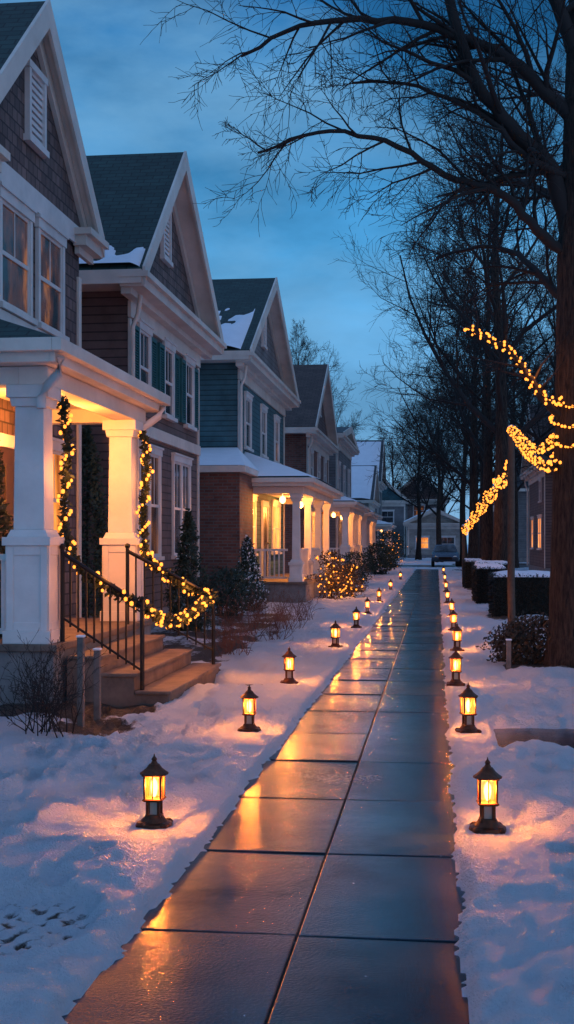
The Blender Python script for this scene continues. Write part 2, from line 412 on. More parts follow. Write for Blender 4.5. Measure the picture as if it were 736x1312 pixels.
# ------------------------------------------------------------------ building parts
def window(th, xf, yc, wd, zb, zt, pane, trim=WHITE, shutters=None, sashes=1, lab=None):
    fb = MB(); a = yc-wd/2; b = yc+wd/2; tw = .085
    fb.box(xf+.003,xf+.05,a-tw,a,zb,zt); fb.box(xf+.003,xf+.05,b,b+tw,zb,zt)
    fb.box(xf+.003,xf+.065,a-tw-.03,b+tw+.03,zt,zt+.12); fb.box(xf+.003,xf+.09,a-tw-.05,b+tw+.05,zt+.12,zt+.155)
    fb.box(xf+.003,xf+.10,a-tw-.04,b+tw+.04,zb-.07,zb)
    sw_ = wd/sashes
    for i in range(sashes):
        s0 = a+i*sw_; s1 = s0+sw_
        if i: fb.box(xf+.003,xf+.045,s0-.04,s0+.04,zb,zt)
        i0 = s0+(.04 if i else 0); i1 = s1-(.04 if i < sashes-1 else 0)
        zm = (zb+zt)/2
        fb.box(xf+.003,xf+.03,i0,i0+.035,zb,zt); fb.box(xf+.003,xf+.03,i1-.035,i1,zb,zt)
        fb.box(xf+.003,xf+.032,i0+.035,i1-.035,zb,zb+.05); fb.box(xf+.003,xf+.032,i0+.035,i1-.035,zt-.04,zt)
        fb.box(xf+.003,xf+.034,i0+.035,i1-.035,zm-.025,zm+.025)
        fb.box(xf+.003,xf+.022,(i0+i1)/2-.01,(i0+i1)/2+.01,zm+.025,zt-.04)
    wo = mk(fb, "window", trim, th)
    pn = MB(); pn.box(xf+.001,xf+.012,a,b,zb,zt); mk(pn, "glass_pane", pane, th, wo)
    if shutters:
        sd = .42
        for (p,q) in ((a-tw-sd,a-tw-.004),(b+tw+.004,b+tw+sd)):
            s = MB(); s.box(xf+.003,xf+.055,p,p+.05,zb,zt); s.box(xf+.003,xf+.055,q-.05,q,zb,zt)
            s.box(xf+.003,xf+.055,p+.05,q-.05,zb,zb+.07); s.box(xf+.003,xf+.055,p+.05,q-.05,zt-.07,zt)
            s.box(xf+.003,xf+.012,p+.05,q-.05,zb+.07,zt-.07)
            z = zb+.09
            while z < zt-.1:
                s.box(xf+.012,xf+.042,p+.05,q-.05,z,z+.022); z += .045
            mk(s, "shutter", shutters, th)
    return wo
def door(th, xf, yc, z0, mat=DOORM, trim=WHITE):
    d = MB(); d.box(xf+.003,xf+.04,yc-.45,yc+.45,z0,z0+2.05)
    for a,b in ((yc-.36,yc-.05),(yc+.05,yc+.36)):
        for za,zb in ((z0+.15,z0+.85),(z0+1.0,z0+1.85)): d.box(xf+.04,xf+.055,a,b,za,zb)
    do = mk(d, "door", mat, th, bevel=.006)
    f = MB(); f.box(xf+.003,xf+.06,yc-.56,yc-.45,z0,z0+2.05); f.box(xf+.003,xf+.06,yc+.45,yc+.56,z0,z0+2.05); f.box(xf+.003,xf+.07,yc-.6,yc+.6,z0+2.05,z0+2.2)
    mk(f, "door_frame", trim, th, do)
    h = MB(); h.ball((xf+.08,yc+.38,z0+.98),.035); mk(h, "handle", CHROME, th, do)
def slope_snow(th, x0, x1, ya, za, yb, zb, seed, tmax=1.0, thr=0.0, thick=.08, lowbias=1.0, na=1.0):
    s = MB(); nn = 44; mm = 24
    ln = math.hypot(yb-ya, zb-za); ny, nz = -(zb-za)/ln*(1 if yb>ya else -1), abs(yb-ya)/ln
    for j in range(mm+1):
        t = j/mm*tmax
        for i in range(nn+1):
            u = i/nn; x = x0+(x1-x0)*u
            e = min(u,1-u,1-j/mm)*12
            h = (na*(.8*N(x*.8+seed,t*3.2,seed)+.35*N(x*3.5,t*9,seed))-thr+lowbias*(.5-t/tmax))
            h = max(-.08, min(1,h*3)*thick*min(1,max(e,0))-(.05 if h < .1 else 0))
            if e <= 0: h = -.08
            s.v.append((x, ya+(yb-ya)*t+ny*h, za+(zb-za)*t+nz*h))
    for j in range(mm):
        for i in range(nn):
            a = j*(nn+1)+i; s.f.append((a,a+1,a+nn+2,a+nn+1))
    s.smooth = True; mk(s, "roof_snow", SNOWR, th)
def house(label, xf, y0, y1, ze, yr, zr, wallm, gablem, roofm, trim=CREAM, ov=.4, eov=.6, depth=9, cornice='full',
          vent=True, found=.4, loc=None, rot=0, bandz=None, ventz=None):
    th = thing("house", (xf,(y0+y1)/2,0), label, "house", "houses along the pavement", loc, rot)
    xb = xf-depth; a0 = y0-eov; a1 = y1+eov
    m0 = (zr-ze)/(yr-a0); m1 = (zr-ze)/(a1-yr)
    w_ = MB(); w_.prismx([(y0,-.1),(y1,-.1),(y1,ze+m1*(a1-y1)-.02),(yr,zr-.03),(y0,ze+m0*(y0-a0)-.02)], xb, xf)
    mk(w_, "wall", wallm, th)
    fo = MB(); fo.box(xb-.03,xf+.03,y0-.03,y1+.03,-.1,found); mk(fo, "foundation", PIER, th)
    gb = MB(); gb.prismx([(y0,ze),(y1,ze),(y1,ze+m1*(a1-y1)-.04),(yr,zr-.05),(y0,ze+m0*(y0-a0)-.04)], xf+.002, xf+.03)
    mk(gb, "gable", gablem, th)
    t = .13; rf = MB()
    rf.prismx([(a0,ze),(yr,zr),(yr,zr+t*1.2),(a0,ze+t)], xb-.3, xf+ov); rf.prismx([(yr,zr),(a1,ze),(a1,ze+t),(yr,zr+t*1.2)], xb-.3, xf+ov)
    mk(rf, "roof", roofm, th)
    rb = MB()
    hh = .24
    rb.prismx([(a0-.02,ze-hh+.1),(yr,zr-hh+.06),(yr,zr+t*1.2+.02),(a0-.02,ze+t+.02)], xf+ov+.002, xf+ov+.045)
    rb.prismx([(yr,zr-hh+.06),(a1+.02,ze-hh+.1),(a1+.02,ze+t+.02),(yr,zr+t*1.2+.02)], xf+ov+.002, xf+ov+.045)
    rb.prismx([(a0+.2,ze-.05),(yr,zr-.30),(yr,zr-.02),(a0+.2,ze+.10)], xf+.032, xf+.09)
    rb.prismx([(yr,zr-.30),(a1-.2,ze-.05),(a1-.2,ze+.10),(yr,zr-.02)], xf+.032, xf+.09)
    rb.prismx([(a0+.05,ze-.03),(yr,zr-.045),(yr,zr-.008),(a0+.05,ze-.002)], xf+.092, xf+ov-.004)
    rb.prismx([(yr,zr-.045),(a1-.05,ze-.03),(a1-.05,ze-.002),(yr,zr-.008)], xf+.092, xf+ov-.004)
    rb.box(xb-.3,xf+ov-.01,a0-.05,a0-.003,ze-.12,ze+.1); rb.box(xb-.3,xf+ov-.01,a1+.003,a1+.05,ze-.12,ze+.1)
    rb.box(xb-.3,xf+.0,a0,y0-.003,ze-.1,ze-.06); rb.box(xb-.3,xf+.0,y1+.003,a1,ze-.1,ze-.06)
    mk(rb, "roof_trim", trim, th)
    cb = MB()
    segs = [(a0-.06,a1+.06)] if cornice == 'full' else [(a0-.06,y0+.5),(y1-.45,a1+.06)]
    for p,q in segs:
        cb.box(xf+.035,xf+ov+.02,p+.05,q-.05,ze-.16,ze-.02); cb.box(xf+.035,xf+ov+.10,p,q,ze-.02,ze+.07)
        cb.box(xf+.035,xf+ov*.5,p+.12,q-.12,ze-.26,ze-.16)
    p,q = y0-.02,y1+.02
    if cornice == 'full': cb.box(xf+.003,xf+.055,p,q,ze-.52,ze-.26)
    for yy in (y0,y1-.12): cb.box(xf+.003,xf+.035,yy-.01,yy+.13,found,ze-.54)
    mk(cb, "cornice", trim, th)
    dsp = MB(); dsp.smooth = True; dsp.tube([Vector(p) for p in [(xf+ov*.6,y0-.12,ze-.2),(xf+.2,y0-.12,ze-.5),(xf+.1,y0-.08,ze-.7),(xf+.1,y0-.08,.3)]], .04, 8)
    mk(dsp, "downspout", trim, th)
    if vent:
        vz = ventz or ze+(zr-ze)*.36; vh = min(.95,(zr-ze)*.36); vw = .26
        v = MB(); v.box(xf+.032,xf+.1,yr-vw-.07,yr-vw,vz,vz+vh); v.box(xf+.032,xf+.1,yr+vw,yr+vw+.07,vz,vz+vh); v.box(xf+.032,xf+.11,yr-vw-.1,yr+vw+.1,vz+vh,vz+vh+.09); v.box(xf+.032,xf+.12,yr-vw-.12,yr+vw+.12,vz-.08,vz)
        z = vz+.02
        while z < vz+vh-.04: v.prismx([(yr-vw,z),(yr+vw,z),(yr+vw,z+.05),(yr-vw,z+.05)], xf+.034, xf+.07); z += .085
        mk(v, "gable_vent", WHITE, th)
    return th
def column(th, cx, cy, z0, z1, ped=1.0, w0=.2, w1=.15, cm_=None):
    c = MB(); c.frus(cx,cy,z0,z0+.12,w0+.03,w0+.03); c.frus(cx,cy,z0+.12,z0+ped-.08,w0,w0)
    c.frus(cx,cy,z0+ped-.08,z0+ped,w0+.035,w0+.035)
    for sx_,sy in ((1,0),(-1,0),(0,1),(0,-1)):
        q = w0+.012
        if sx_:
            xa,xb_ = sorted((cx+sx_*(w0+.001),cx+sx_*q))
            c.box(xa,xb_,cy-w0,cy-w0+.07,z0+.12,z0+ped-.08); c.box(xa,xb_,cy+w0-.07,cy+w0,z0+.12,z0+ped-.08)
            c.box(xa,xb_,cy-w0+.07,cy+w0-.07,z0+ped-.17,z0+ped-.08); c.box(xa,xb_,cy-w0+.07,cy+w0-.07,z0+.12,z0+.2)
        else:
            ya,yb = sorted((cy+sy*(w0+.001),cy+sy*q))
            c.box(cx-w0,cx-w0+.07,ya,yb,z0+.12,z0+ped-.08); c.box(cx+w0-.07,cx+w0,ya,yb,z0+.12,z0+ped-.08)
            c.box(cx-w0+.07,cx+w0-.07,ya,yb,z0+ped-.17,z0+ped-.08); c.box(cx-w0+.07,cx+w0-.07,ya,yb,z0+.12,z0+.2)
    c.frus(cx,cy,z0+ped,z0+ped+.07,w1+.05,w1+.02); c.frus(cx,cy,z0+ped+.07,z1-.2,w1,w1-.012)
    c.frus(cx,cy,z1-.2,z1-.12,w1+.015,w1+.03); c.frus(cx,cy,z1-.12,z1,w1+.055,w1+.055)
    mk(c, "porch_column", cm_ or WHITE, th, bevel=.008)
def porch(th, xw, xp, y0, y1, zf, zt, rise, colys, roofm, snowy=False, light=25, ped=.9, rails=(), steps=None, cw=.15, lamp_y=None, ovx=.2, ovy=.3, nlamp=1, cm_=None):
    f = MB(); f.box(xw+.035,xp+.02,y0,y1,-.1,zf-.07); mk(f, "porch_base", PIER, th)
    f = MB(); f.box(xw+.035,xp+.07,y0-.05,y1+.05,zf-.07,zf); mk(f, "porch_floor", CONC, th, bevel=.01)
    xe = xp+ovx-.02; e0 = y0-ovy; e1 = y1+ovy
    b = MB(); b.box(xp-.32,xp-.04,y0+.02,y1-.02,zt-.36,zt-.19); b.box(xw+.035,xp-.32,y0+.02,y0+.26,zt-.36,zt-.19); b.box(xw+.035,xp-.32,y1-.26,y1-.02,zt-.36,zt-.19)
    b.box(xe-.05,xe,e0,e1,zt-.19,zt-.03); b.box(xw+.035,xe-.05,e0,e0+.05,zt-.19,zt-.03); b.box(xw+.035,xe-.05,e1-.05,e1,zt-.19,zt-.03)
    b.box(xe+.002,xe+.09,e0-.09,e1+.09,zt-.10,zt+.02); b.box(xw+.035,xe,e0-.09,e0-.002,zt-.10,zt+.02)
    mk(b, "porch_beam", cm_ or CREAM, th, bevel=.006)
    c = MB(); c.box(xw+.035,xe-.06,e0+.06,e1-.06,zt-.185,zt-.15); mk(c, "porch_ceiling", CREAM, th)
    dd = xe-xw; r = MB()
    A = (xe+.05,e0-.05,zt+.02); B = (xe+.05,e1+.05,zt+.02); C = (xw,e1-dd*.75,zt+rise); D = (xw,e0+dd*.75,zt+rise); E = (xw,e0-.05,zt+.02); F = (xw,e1+.05,zt+.02)
    r.add([A,B,C,D,E,F],[(0,1,2,3),(0,3,4),(1,5,2),(0,4,5,1)])
    mk(r, "porch_roof", roofm, th)
    if snowy:
        s = MB(); nn=24; mm=10
        for j in range(mm+1):
            t = j/mm
            for i in range(nn+1):
                u = i/nn
                p = Vector(A).lerp(Vector(B),u).lerp(Vector(D).lerp(Vector(C),u),t)
                e = min(u,1-u,t+.2,1-t)*8; h = max(-.02,min(1,e)*(.06+.03*N(u*9,t*3,zf))); 
                if e <= 0: h = -.02
                s.v.append((p.x,p.y,p.z+h))
        for j in range(mm):
            for i in range(nn):
                a = j*(nn+1)+i; s.f.append((a,a+1,a+nn+2,a+nn+1))
        o = len(s.v); mm2 = 10
        for j in range(mm2+1):
            t = j/mm2
            for i in range(mm2+1):
                u = i/mm2; p = Vector(A).lerp(Vector(E),u).lerp(Vector(D),t); e = min(u+.1,1-u+.1,t+.1,1-t+.1)*8
                s.v.append((p.x,p.y,p.z+min(1,e)*.05))
        for j in range(mm2):
            for i in range(mm2):
                a = o+j*(mm2+1)+i; s.f.append((a,a+mm2+1,a+mm2+2,a+1))
        s.smooth = True; mk(s, "roof_snow", SNOWR, th)
    for cy in colys: column(th, xp-.24, cy, zf, zt-.36, ped, cw+.05, cw, cm_)
    for (ra,rb_) in rails:
        q = MB(); xr = xp-.24
        q.box(xr-.04,xr+.04,ra,rb_,zf+.78,zf+.84); q.box(xr-.03,xr+.03,ra,rb_,zf+.08,zf+.13)
        y_ = ra+.08
        while y_ < rb_-.04: q.box(xr-.018,xr+.018,y_,y_+.036,zf+.13,zf+.78); y_ += .12
        mk(q, "porch_railing", WHITE, th)
    q = MB(); yr_ = y0+.2; xa = xw+.1; xb = xp-.46
    q.box(xa,xb,yr_-.04,yr_+.04,zf+.78,zf+.84); q.box(xa,xb,yr_-.03,yr_+.03,zf+.08,zf+.13)
    x_ = xa+.06
    while x_ < xb-.04: q.box(x_,x_+.036,yr_-.018,yr_+.018,zf+.13,zf+.78); x_ += .12
    mk(q, "porch_railing", WHITE, th)
    if steps:
        n = 4; st = MB()
        for i in range(n-1):
            zt_ = zf*(n-1-i)/n; x0_ = xp+.07
            st.box(x0_+.001*i, xp+.07+.33*(i+1), steps[0]+.001*i, steps[1]-.001*i, -.08, zt_)
            st.box(xp+.07+.33*(i)+.01, xp+.07+.33*(i+1)+.025, steps[0]-.02, steps[1]+.02, zt_+.001, zt_+.035)
        mk(st, "porch_steps", CONC, th, bevel=.008)
    if light:
        for q in range(nlamp):
            ly = lamp_y if lamp_y is not None else y0+(y1-y0)*(q+.5)/nlamp
            xm = (xw+xp)/2
            l = MB(); l.tube([Vector((xm,ly,zt-.18)),Vector((xm,ly,zt-.36))],.008,6); l.lathe(xm, ly, [(.02,zt-.34),(.07,zt-.37),(.09,zt-.44),(.07,zt-.51),(.02,zt-.54)], 12); l.smooth=True
            mk(l, "porch_lamp", LAMPG, th)
            point((xm, ly, zt-.65), light/nlamp, (1,.32,.055), .08, th)

# ---- house 1
h1 = house("brown shingled gabled house with white trim and lit porch", -5,12.9,17.1,5.85,15.0,8.15, SH_BR, SH_BR, ROOF_DK, ov=.2, eov=.45, cornice='ret', ventz=6.55)
window(h1,-5,14.35,1.0,4.35,5.55,G_DIM); window(h1,-5,15.72,.95,4.35,5.55,G_DIM)
window(h1,-5,15.9,.8,1.5,2.8,G_LIT); door(h1,-5,13.9,.65)
q = MB(); q.box(-4.968,-4.935,12.85,17.08,5.72,5.98); q.box(-4.965,-4.94,12.9,16.7,4.05,4.27); mk(q,"trim_board",WHITE,h1)
XP = -3.57
porch(h1,-5,XP,11.3,15.3,.65,3.44,.62,[11.52,14.93],ROOF_DK,light=230,ped=1.0,steps=(11.55,14.3),cw=.15,lamp_y=13.2,ovx=.13,ovy=.25)
for pts in ([(-3.42,11.12,3.3),(-3.46,11.16,3.15),(-3.6,11.26,3.05),(-3.66,11.29,2.95),(-3.66,11.285,2.85)],[(-3.42,15.4,3.3),(-3.46,15.36,3.18),(-3.66,15.28,3.02),(-3.72,15.2,2.9),(-3.72,15.17,.7)]):
    dsp = MB(); dsp.smooth=True; dsp.tube([Vector(p) for p in pts],.045,8); mk(dsp,"downspout",WHITE,h1)
def iron_rail(yy, xt, xbm, zt_top, zt_bot, zbase):
    th = thing("stair_railing",(xbm,yy,zbase),"black iron stair railing with thin balusters beside concrete porch steps","railing","black iron stair railings")
    q = MB(); q.tube([Vector((xt,yy,zt_top)),Vector((xbm,yy,zt_bot))],.022,8,True); mk(q,"handrail",IRON,th)
    q = MB(); q.tube([Vector((xt,yy,zt_top-.62)),Vector((xbm,yy,zt_bot-.62))],.012,6,True)
    n = 10
    for i in range(1,n):
        t = i/n; x = xt+(xbm-xt)*t; z = zt_top+(zt_bot-zt_top)*t
        q.tube([Vector((x,yy,z)),Vector((x,yy,z-.66))],.011,6,True)
    mk(q,"baluster_row",IRON,th)
    for x,z0,z1 in ((xbm,zbase,zt_bot+.04),(xt,.64,zt_top+.04)):
        q = MB(); q.tube([Vector((x,yy,z0)),Vector((x,yy,z1))],.022,8,True); q.ball((x,yy,z1+.02),.035); mk(q,"newel_post",IRON,th)
iron_rail(11.62,-3.56,-2.78,1.5,1.0,.16)
iron_rail(14.15,-3.56,-2.55,1.5,.98,-.01)

# ---- house 2
h2 = house("brown two storey house with teal shutters and dark green roof", -5,19.9,25.9,5.8,22.5,8.6, SD_BR, SH_BR, ROOF_DK, ov=.4, eov=.65)
for yc in (20.95,22.9,24.85): window(h2,-5,yc,.72,3.95,5.2,G_DARK,shutters=TEAL)
window(h2,-5,21.35,1.5,1.35,3.15,G_DIM,sashes=2); window(h2,-5,24.1,1.5,1.35,3.15,G_DARK,sashes=2)
q = MB(); q.box(-4.997,-4.93,19.95,25.85,3.42,3.62); mk(q,"belt_board",CREAM,h2)
slope_snow(h2,-6.6,-4.62,19.27,5.94,22.5,8.75,3,.3,-.1,.09,1.2)
# ---- house 3
h3 = house("blue sided house with dark green snowy roof and lit porch", -5,31.2,40.8,6.25,35.6,9.05, SD_BLUE, SD_GREY, ROOF_DK, ov=.4, eov=.6)
window(h3,-5,32.8,.9,4.1,5.4,G_DARK); window(h3,-5,35.8,.9,4.1,5.4,G_DARK); window(h3,-5,38.8,.9,4.1,5.4,G_DIM)
window(h3,-5,33.2,1.8,1.3,2.75,G_HOT,sashes=2); window(h3,-5,38.6,1.8,1.3,2.75,G_HOT,sashes=2); door(h3,-5,36,.6)
slope_snow(h3,-9.5,-4.75,30.62,6.38,35.6,9.206,9,.85,-.18,.12,1.3,.45)
porch(h3,-5,-3.3,31.3,40.5,.6,3.2,.75,[31.5,34.4,37.4,40.2],ROOF_DK,True,330,rails=((31.8,34.2),(34.6,37.2)),steps=(37.8,39.8),nlamp=2,cw=.10,ped=.5)
q = MB(); q.box(-7.5,-4.6,29.0,31.15,-.1,3.25); mk(q,"side_bay",BRICK,h3)
q = MB(); q.box(-7.6,-4.45,28.85,31.19,3.25,3.4); mk(q,"bay_cornice",CREAM,h3)
q = MB(); q.add([(-7.6,28.85,3.41),(-4.45,28.85,3.41),(-4.45,31.19,3.41),(-7.6,31.19,3.41),(-6.9,31.18,4.0),(-5.0,31.18,4.0)],[(0,1,5,4),(1,2,5),(3,0,4)]); mk(q,"bay_roof",SNOWR,h3)
# ---- house 4
h4 = house("brown roofed brick house with columned porch", -5,48,57.6,5.9,52.8,9.0, BRICK, SD_BR, ROOF_BR, ov=.4, eov=.6)
for yc in (49.8,52.8,55.8): window(h4,-5,yc,.9,4.0,5.2,G_DARK)
window(h4,-5,50.3,1.6,1.3,2.7,G_LIT,sashes=2); window(h4,-5,55.3,1.6,1.3,2.7,G_LIT,sashes=2); door(h4,-5,52.8,.55)
porch(h4,-5,-3.3,48.2,57.3,.55,3.15,.7,[48.5,51.5,54.4,57],ROOF_BR,True,200,rails=((48.8,51.2),),nlamp=2,cw=.12)
h5 = house("grey low roofed two storey house with snow dusted eaves", -5,62,73,6.9,67.5,7.7, SD_GREY, SD_GREY, ROOF_GY, ov=.4, eov=.5, vent=False)
for yc in (64,67.5,71): window(h5,-5,yc,1.0,4.2,5.6,G_DARK)
window(h5,-5,65,1.6,1.3,2.7,G_DIM,sashes=2); window(h5,-5,70,1.6,1.3,2.7,G_LIT,sashes=2)
porch(h5,-5,-3.4,62.4,72.6,.5,3.1,.6,[62.8,66,69.2,72.3],ROOF_GY,True,110,cw=.12)
h6 = house("cream cottage with snow covered gable roof", -5,92,101,4.6,96.5,7.4, SD_CREAM, SD_GREY, ROOF_GY, ov=.4, eov=.5)
slope_snow(h6,-13,-4.7,91.55,4.75,96.4,7.55,4,1,-1.0,.12,.2)
window(h6,-5,94.2,1.4,1.2,2.6,G_LIT); window(h6,-5,99,1.4,1.2,2.6,G_LIT)
porch(h6,-5,-3.5,92.3,100.7,.4,2.9,.5,[92.6,96.5,100.4],ROOF_GY,True,120,cw=.12)
h7 = house("grey house with snow covered steep roof", -5.0,105,114,6.6,109.5,10.4, SD_GREY, SD_BR, ROOF_GY, ov=.4, eov=.5)
slope_snow(h7,-14,-4.7,104.55,6.75,109.4,10.5,6,1,-1.0,.12,.2)
e1 = house("small white house with lit windows across the street end", -5,-2.6,2.6,3.4,0,4.8, SD_CREAM, SD_CREAM, ROOF_GY, ov=.4, eov=.4, loc=(-.2,122,0), rot=-math.pi/2, vent=False)
window(e1,-5,-1.2,1.2,1.0,2.1,G_LIT); window(e1,-5,1.2,1.4,.8,2.1,G_DARK)
slope_snow(e1,-13,-4.7,-2.98,3.55,-.05,4.95,6,1,-1.0,.12,.2)
e2 = house("blue grey house with snowy roof across the street end", -5,-3,3,5.8,0,8.6, SD_GREY, SD_BLUE, ROOF_GY, ov=.4, eov=.4, loc=(-6.2,128,0), rot=-math.pi/2)
slope_snow(e2,-13,-4.7,-3.4,5.95,-.1,8.75,6,1,-1.0,.12,.2); window(e2,-5,1.2,1.2,3.6,4.8,G_DARK); window(e2,-5,-1.2,1.2,1.0,2.4,G_LIT)
e4 = house("dark taupe house with brown roof across the street end", -5,-3,3,6.4,0,9.4, SD_TAUPE, SH_BR, ROOF_BR, ov=.4, eov=.4, loc=(-2.0,142,0), rot=-math.pi/2)
window(e4,-5,0,1.2,4.6,5.8,G_DIM)
e3 = house("brown house across the end of the street", -5,-5,5,5.2,0,9.2, SD_BR, SH_BR, ROOF_BR, ov=.4, eov=.4, loc=(9,126,0), rot=-math.pi/2)
window(e3,-5,-1.5,1.4,1.0,2.4,G_LIT)
r1 = house("brown sided house with pale trim and lit porch window", -5,-5,5,4.9,0,8.3, SD_BR, SH_BR, ROOF_BR, loc=(6.2,46.5,0), rot=math.pi)
window(r1,-5,3.2,1.5,1.5,2.8,G_LIT,sashes=2); window(r1,-5,-.2,1.3,1.5,2.8,G_LIT,sashes=2); window(r1,-5,0,.9,3.7,4.6,G_DARK)
porch(r1,-5,-3.8,-4.6,4.6,.4,3.3,.5,[-4.3,-1.5,1.5,4.3],ROOF_BR,False,22,cw=.10,cm_=TAUPEP)
r2 = house("brown house with brown roof behind bare street trees", -5,-5,5,5.2,0,8.4, SD_BR, SH_BR, ROOF_BR, loc=(5.0,64,0), rot=math.pi)
window(r2,-5,-2.5,1.3,1.3,2.8,G_LIT); window(r2,-5,2.2,1.9,1.3,2.8,G_HOT,sashes=2); window(r2,-5,2.5,1.0,3.6,4.6,G_DARK)
r3 = house("grey house beyond the bare street trees", -5,-5,5,5.6,0,8.8, SD_GREY, SD_GREY, ROOF_GY, loc=(6,102,0), rot=math.pi)
window(r3,-5,2.5,1.2,1.3,2.7,G_LIT)

# ------------------------------------------------------------------ lanterns
def lantern():
    th = thing("garden_lantern",(0,0,0),"small dark copper lantern glowing amber, standing in snow","garden lantern","garden lanterns lining the pavement")
    b = MB(); b.lathe(0,0,[(.096,-.03),(.102,.0),(.098,.014),(.074,.022),(.056,.042),(.048,.056)],20)
    for i in range(4):
        a = i*math.pi/2+math.pi/4; b.lathe(.092*math.cos(a),.092*math.sin(a),[(.022,-.02),(.025,.012),(.012,.024)],8)
    mk(b,"base",COPPER,th)
    b = MB(); zc = .150
    for sx_ in (-1,1):
        for sy in (-1,1):
            b.frus(.031*sx_,.031*sy,.05,zc-.015,.008,.008)
            b.frus(.045*sx_,.045*sy,zc,.275,.005,.006)
    b.frus(0,0,zc-.018,zc-.008,.046,.058); b.frus(0,0,zc-.008,zc,.058,.051); b.frus(0,0,.05,.06,.044,.04)
    b.frus(0,0,.272,.279,.055,.06)
    for s_ in (-1,1):
        b.box(-.003,.003,.0445*s_-.003,.0445*s_+.003,zc,.272); b.box(.0445*s_-.003,.0445*s_+.003,-.003,.003,zc,.272)
    mk(b,"frame",COPPER,th,bevel=.002)
    for s_ in (-1,1):
        b = MB(); b.add([(-.040,.043*s_,zc+.001),(.040,.043*s_,zc+.001),(.040,.043*s_,.271),(-.040,.043*s_,.271)],[(0,1,2,3)]); mk(b,"glass_pane",LGLASS,th)
        b = MB(); b.add([(.043*s_,-.040,zc+.001),(.043*s_,.040,zc+.001),(.043*s_,.040,.271),(.043*s_,-.040,.271)],[(0,1,2,3)]); mk(b,"glass_pane",LGLASS,th)
    b = MB(); b.frus(0,0,.06,.131,.02,.02); mk(b,"lower_stem",STEM,th)
    b = MB(); b.lathe(0,0,[(.078,.279),(.08,.285),(.062,.297),(.044,.312),(.032,.328),(.028,.334),(.02,.338),(.012,.352),(.016,.36),(.012,.368),(.005,.376),(.002,.39)],16)
    mk(b,"roof_cap",COPPER,th)
    b = MB(); b.smooth=True; b.lathe(0,0,[(.006,zc+.004),(.014,.17),(.021,.205),(.017,.235),(.004,.256)],10); mk(b,"bulb",FLAME,th)
    point((0,0,.215),82,(1,.27,.035),.03,th)
    return th["o"]
L0 = lantern()
for i,(lx,ly) in enumerate(LAMPS):
    if i == 0: L0.location = (lx,ly,.05)
    else: copy_thing(L0,(lx+R.uniform(-.03,.03),ly,.045+R.uniform(-.005,.01)),R.uniform(-.3,.3),R.uniform(.96,1.05))

# ------------------------------------------------------------------ trees
def grow(mb, p, d, L, r, lev, maxlev, rnd, up=.12, kids=(9,7,6), ratio=.5, twr=.005):
    nseg = 5 if lev < 2 else (4 if lev < maxlev else 3)
    pts = [p.copy()]; rad = [r]; q = p.copy(); dd = d.copy(); st = L/nseg
    dirs = []
    for i in range(nseg):
        j = .22 if lev < 2 else .3
        dd = (dd+Vector((rnd.gauss(0,j),rnd.gauss(0,j),rnd.gauss(0,j)))*.6+Vector((0,0,up))).normalized()
        q = q+dd*st; pts.append(q.copy()); rad.append(max(twr*.6, r*(1-.8*(i+1)/nseg))); dirs.append(dd.copy())
    mb.tube(pts, rad, 7 if lev == 0 else (5 if lev == 1 else (4 if lev == 2 else 3)))
    if lev >= maxlev: return
    n = kids[min(lev,len(kids)-1)]
    for k in range(n):
        t = (k+rnd.uniform(.2,.9))/n*.85+.15
        idx = min(nseg-1,int(t*nseg)); fr_ = t*nseg-idx
        bp = pts[idx].lerp(pts[min(nseg,idx+1)],min(1,fr_))
        a = rnd.uniform(0,2*math.pi); dv = dirs[idx]; o = dv.orthogonal().normalized(); o = Matrix.Rotation(a,3,dv)@o
        ang = rnd.uniform(.5,.95); nd = (dv*math.cos(ang)+o*math.sin(ang)).normalized()
        nl = L*ratio*rnd.uniform(.7,1.2)*(1.1-.4*t)
        nr = max(twr, r*(1-.8*t)*.5)
        grow(mb,bp,nd,nl,nr,lev+1,maxlev,rnd,up,kids,ratio,twr)
def tree_mesh(seed, H, tr, twr, first=.3, nl=14, kids=(9,8,6), lratio=.38):
    rnd = random.Random(seed)
    tm = MB(); tm.smooth=True; tm.uv=False
    pts = []; rad = []
    n = 14
    for i in range(n+1):
        t = i/n; z = -.15+t*H*.92
        pts.append(Vector((.35*N(t*2.2,seed)*t*2,.35*N(t*2.2,seed+5)*t*2,z)))
        rad.append(tr*(1-.9*t)*(1+.5*math.exp(-max(0,z)*2.2))+.01)
    tm.tube(pts,rad,12)
    cm = MB(); cm.smooth=True; cm.uv=False
    for k in range(nl):
        t = first+(.95-first)*(k+rnd.uniform(0,.8))/nl
        idx = min(n-1,int(t*n)); bp = pts[idx].lerp(pts[idx+1],t*n-idx)
        a = k*2.4+rnd.uniform(-.4,.4); el = .4+.7*t
        d = Vector((math.cos(a)*math.cos(el),math.sin(a)*math.cos(el),math.sin(el)))
        L = H*lratio*(1.15-.65*(t-first)/(1-first))*rnd.uniform(.8,1.15)
        grow(cm,bp,d,L,max(.03,rad[idx]*.5),0,3,rnd,.06,kids,.5,twr)
    return tm, cm
def street_tree(seed,H,tr,twr,label,cat="bare tree",**k):
    th = thing("bare_tree",(0,0,0),label,cat,"bare street trees")
    a,b = tree_mesh(seed,H,tr,twr,**k); mk(a,"trunk",BARK,th); mk(b,"crown",TWIG,th); return th["o"]
TL = "tall leafless street tree with dark branching crown standing in snow"
tA = street_tree(3,16,.26,.0068,TL,nl=17,kids=(9,8,6)); tA.location = (1.95,38.7,0)
tB = street_tree(8,15,.25,.0085,TL); tB.location = (2.0,49.5,0)
tC = street_tree(21,14,.24,.0105,TL,nl=16); tC.location = (1.7,60,0)
k = 0
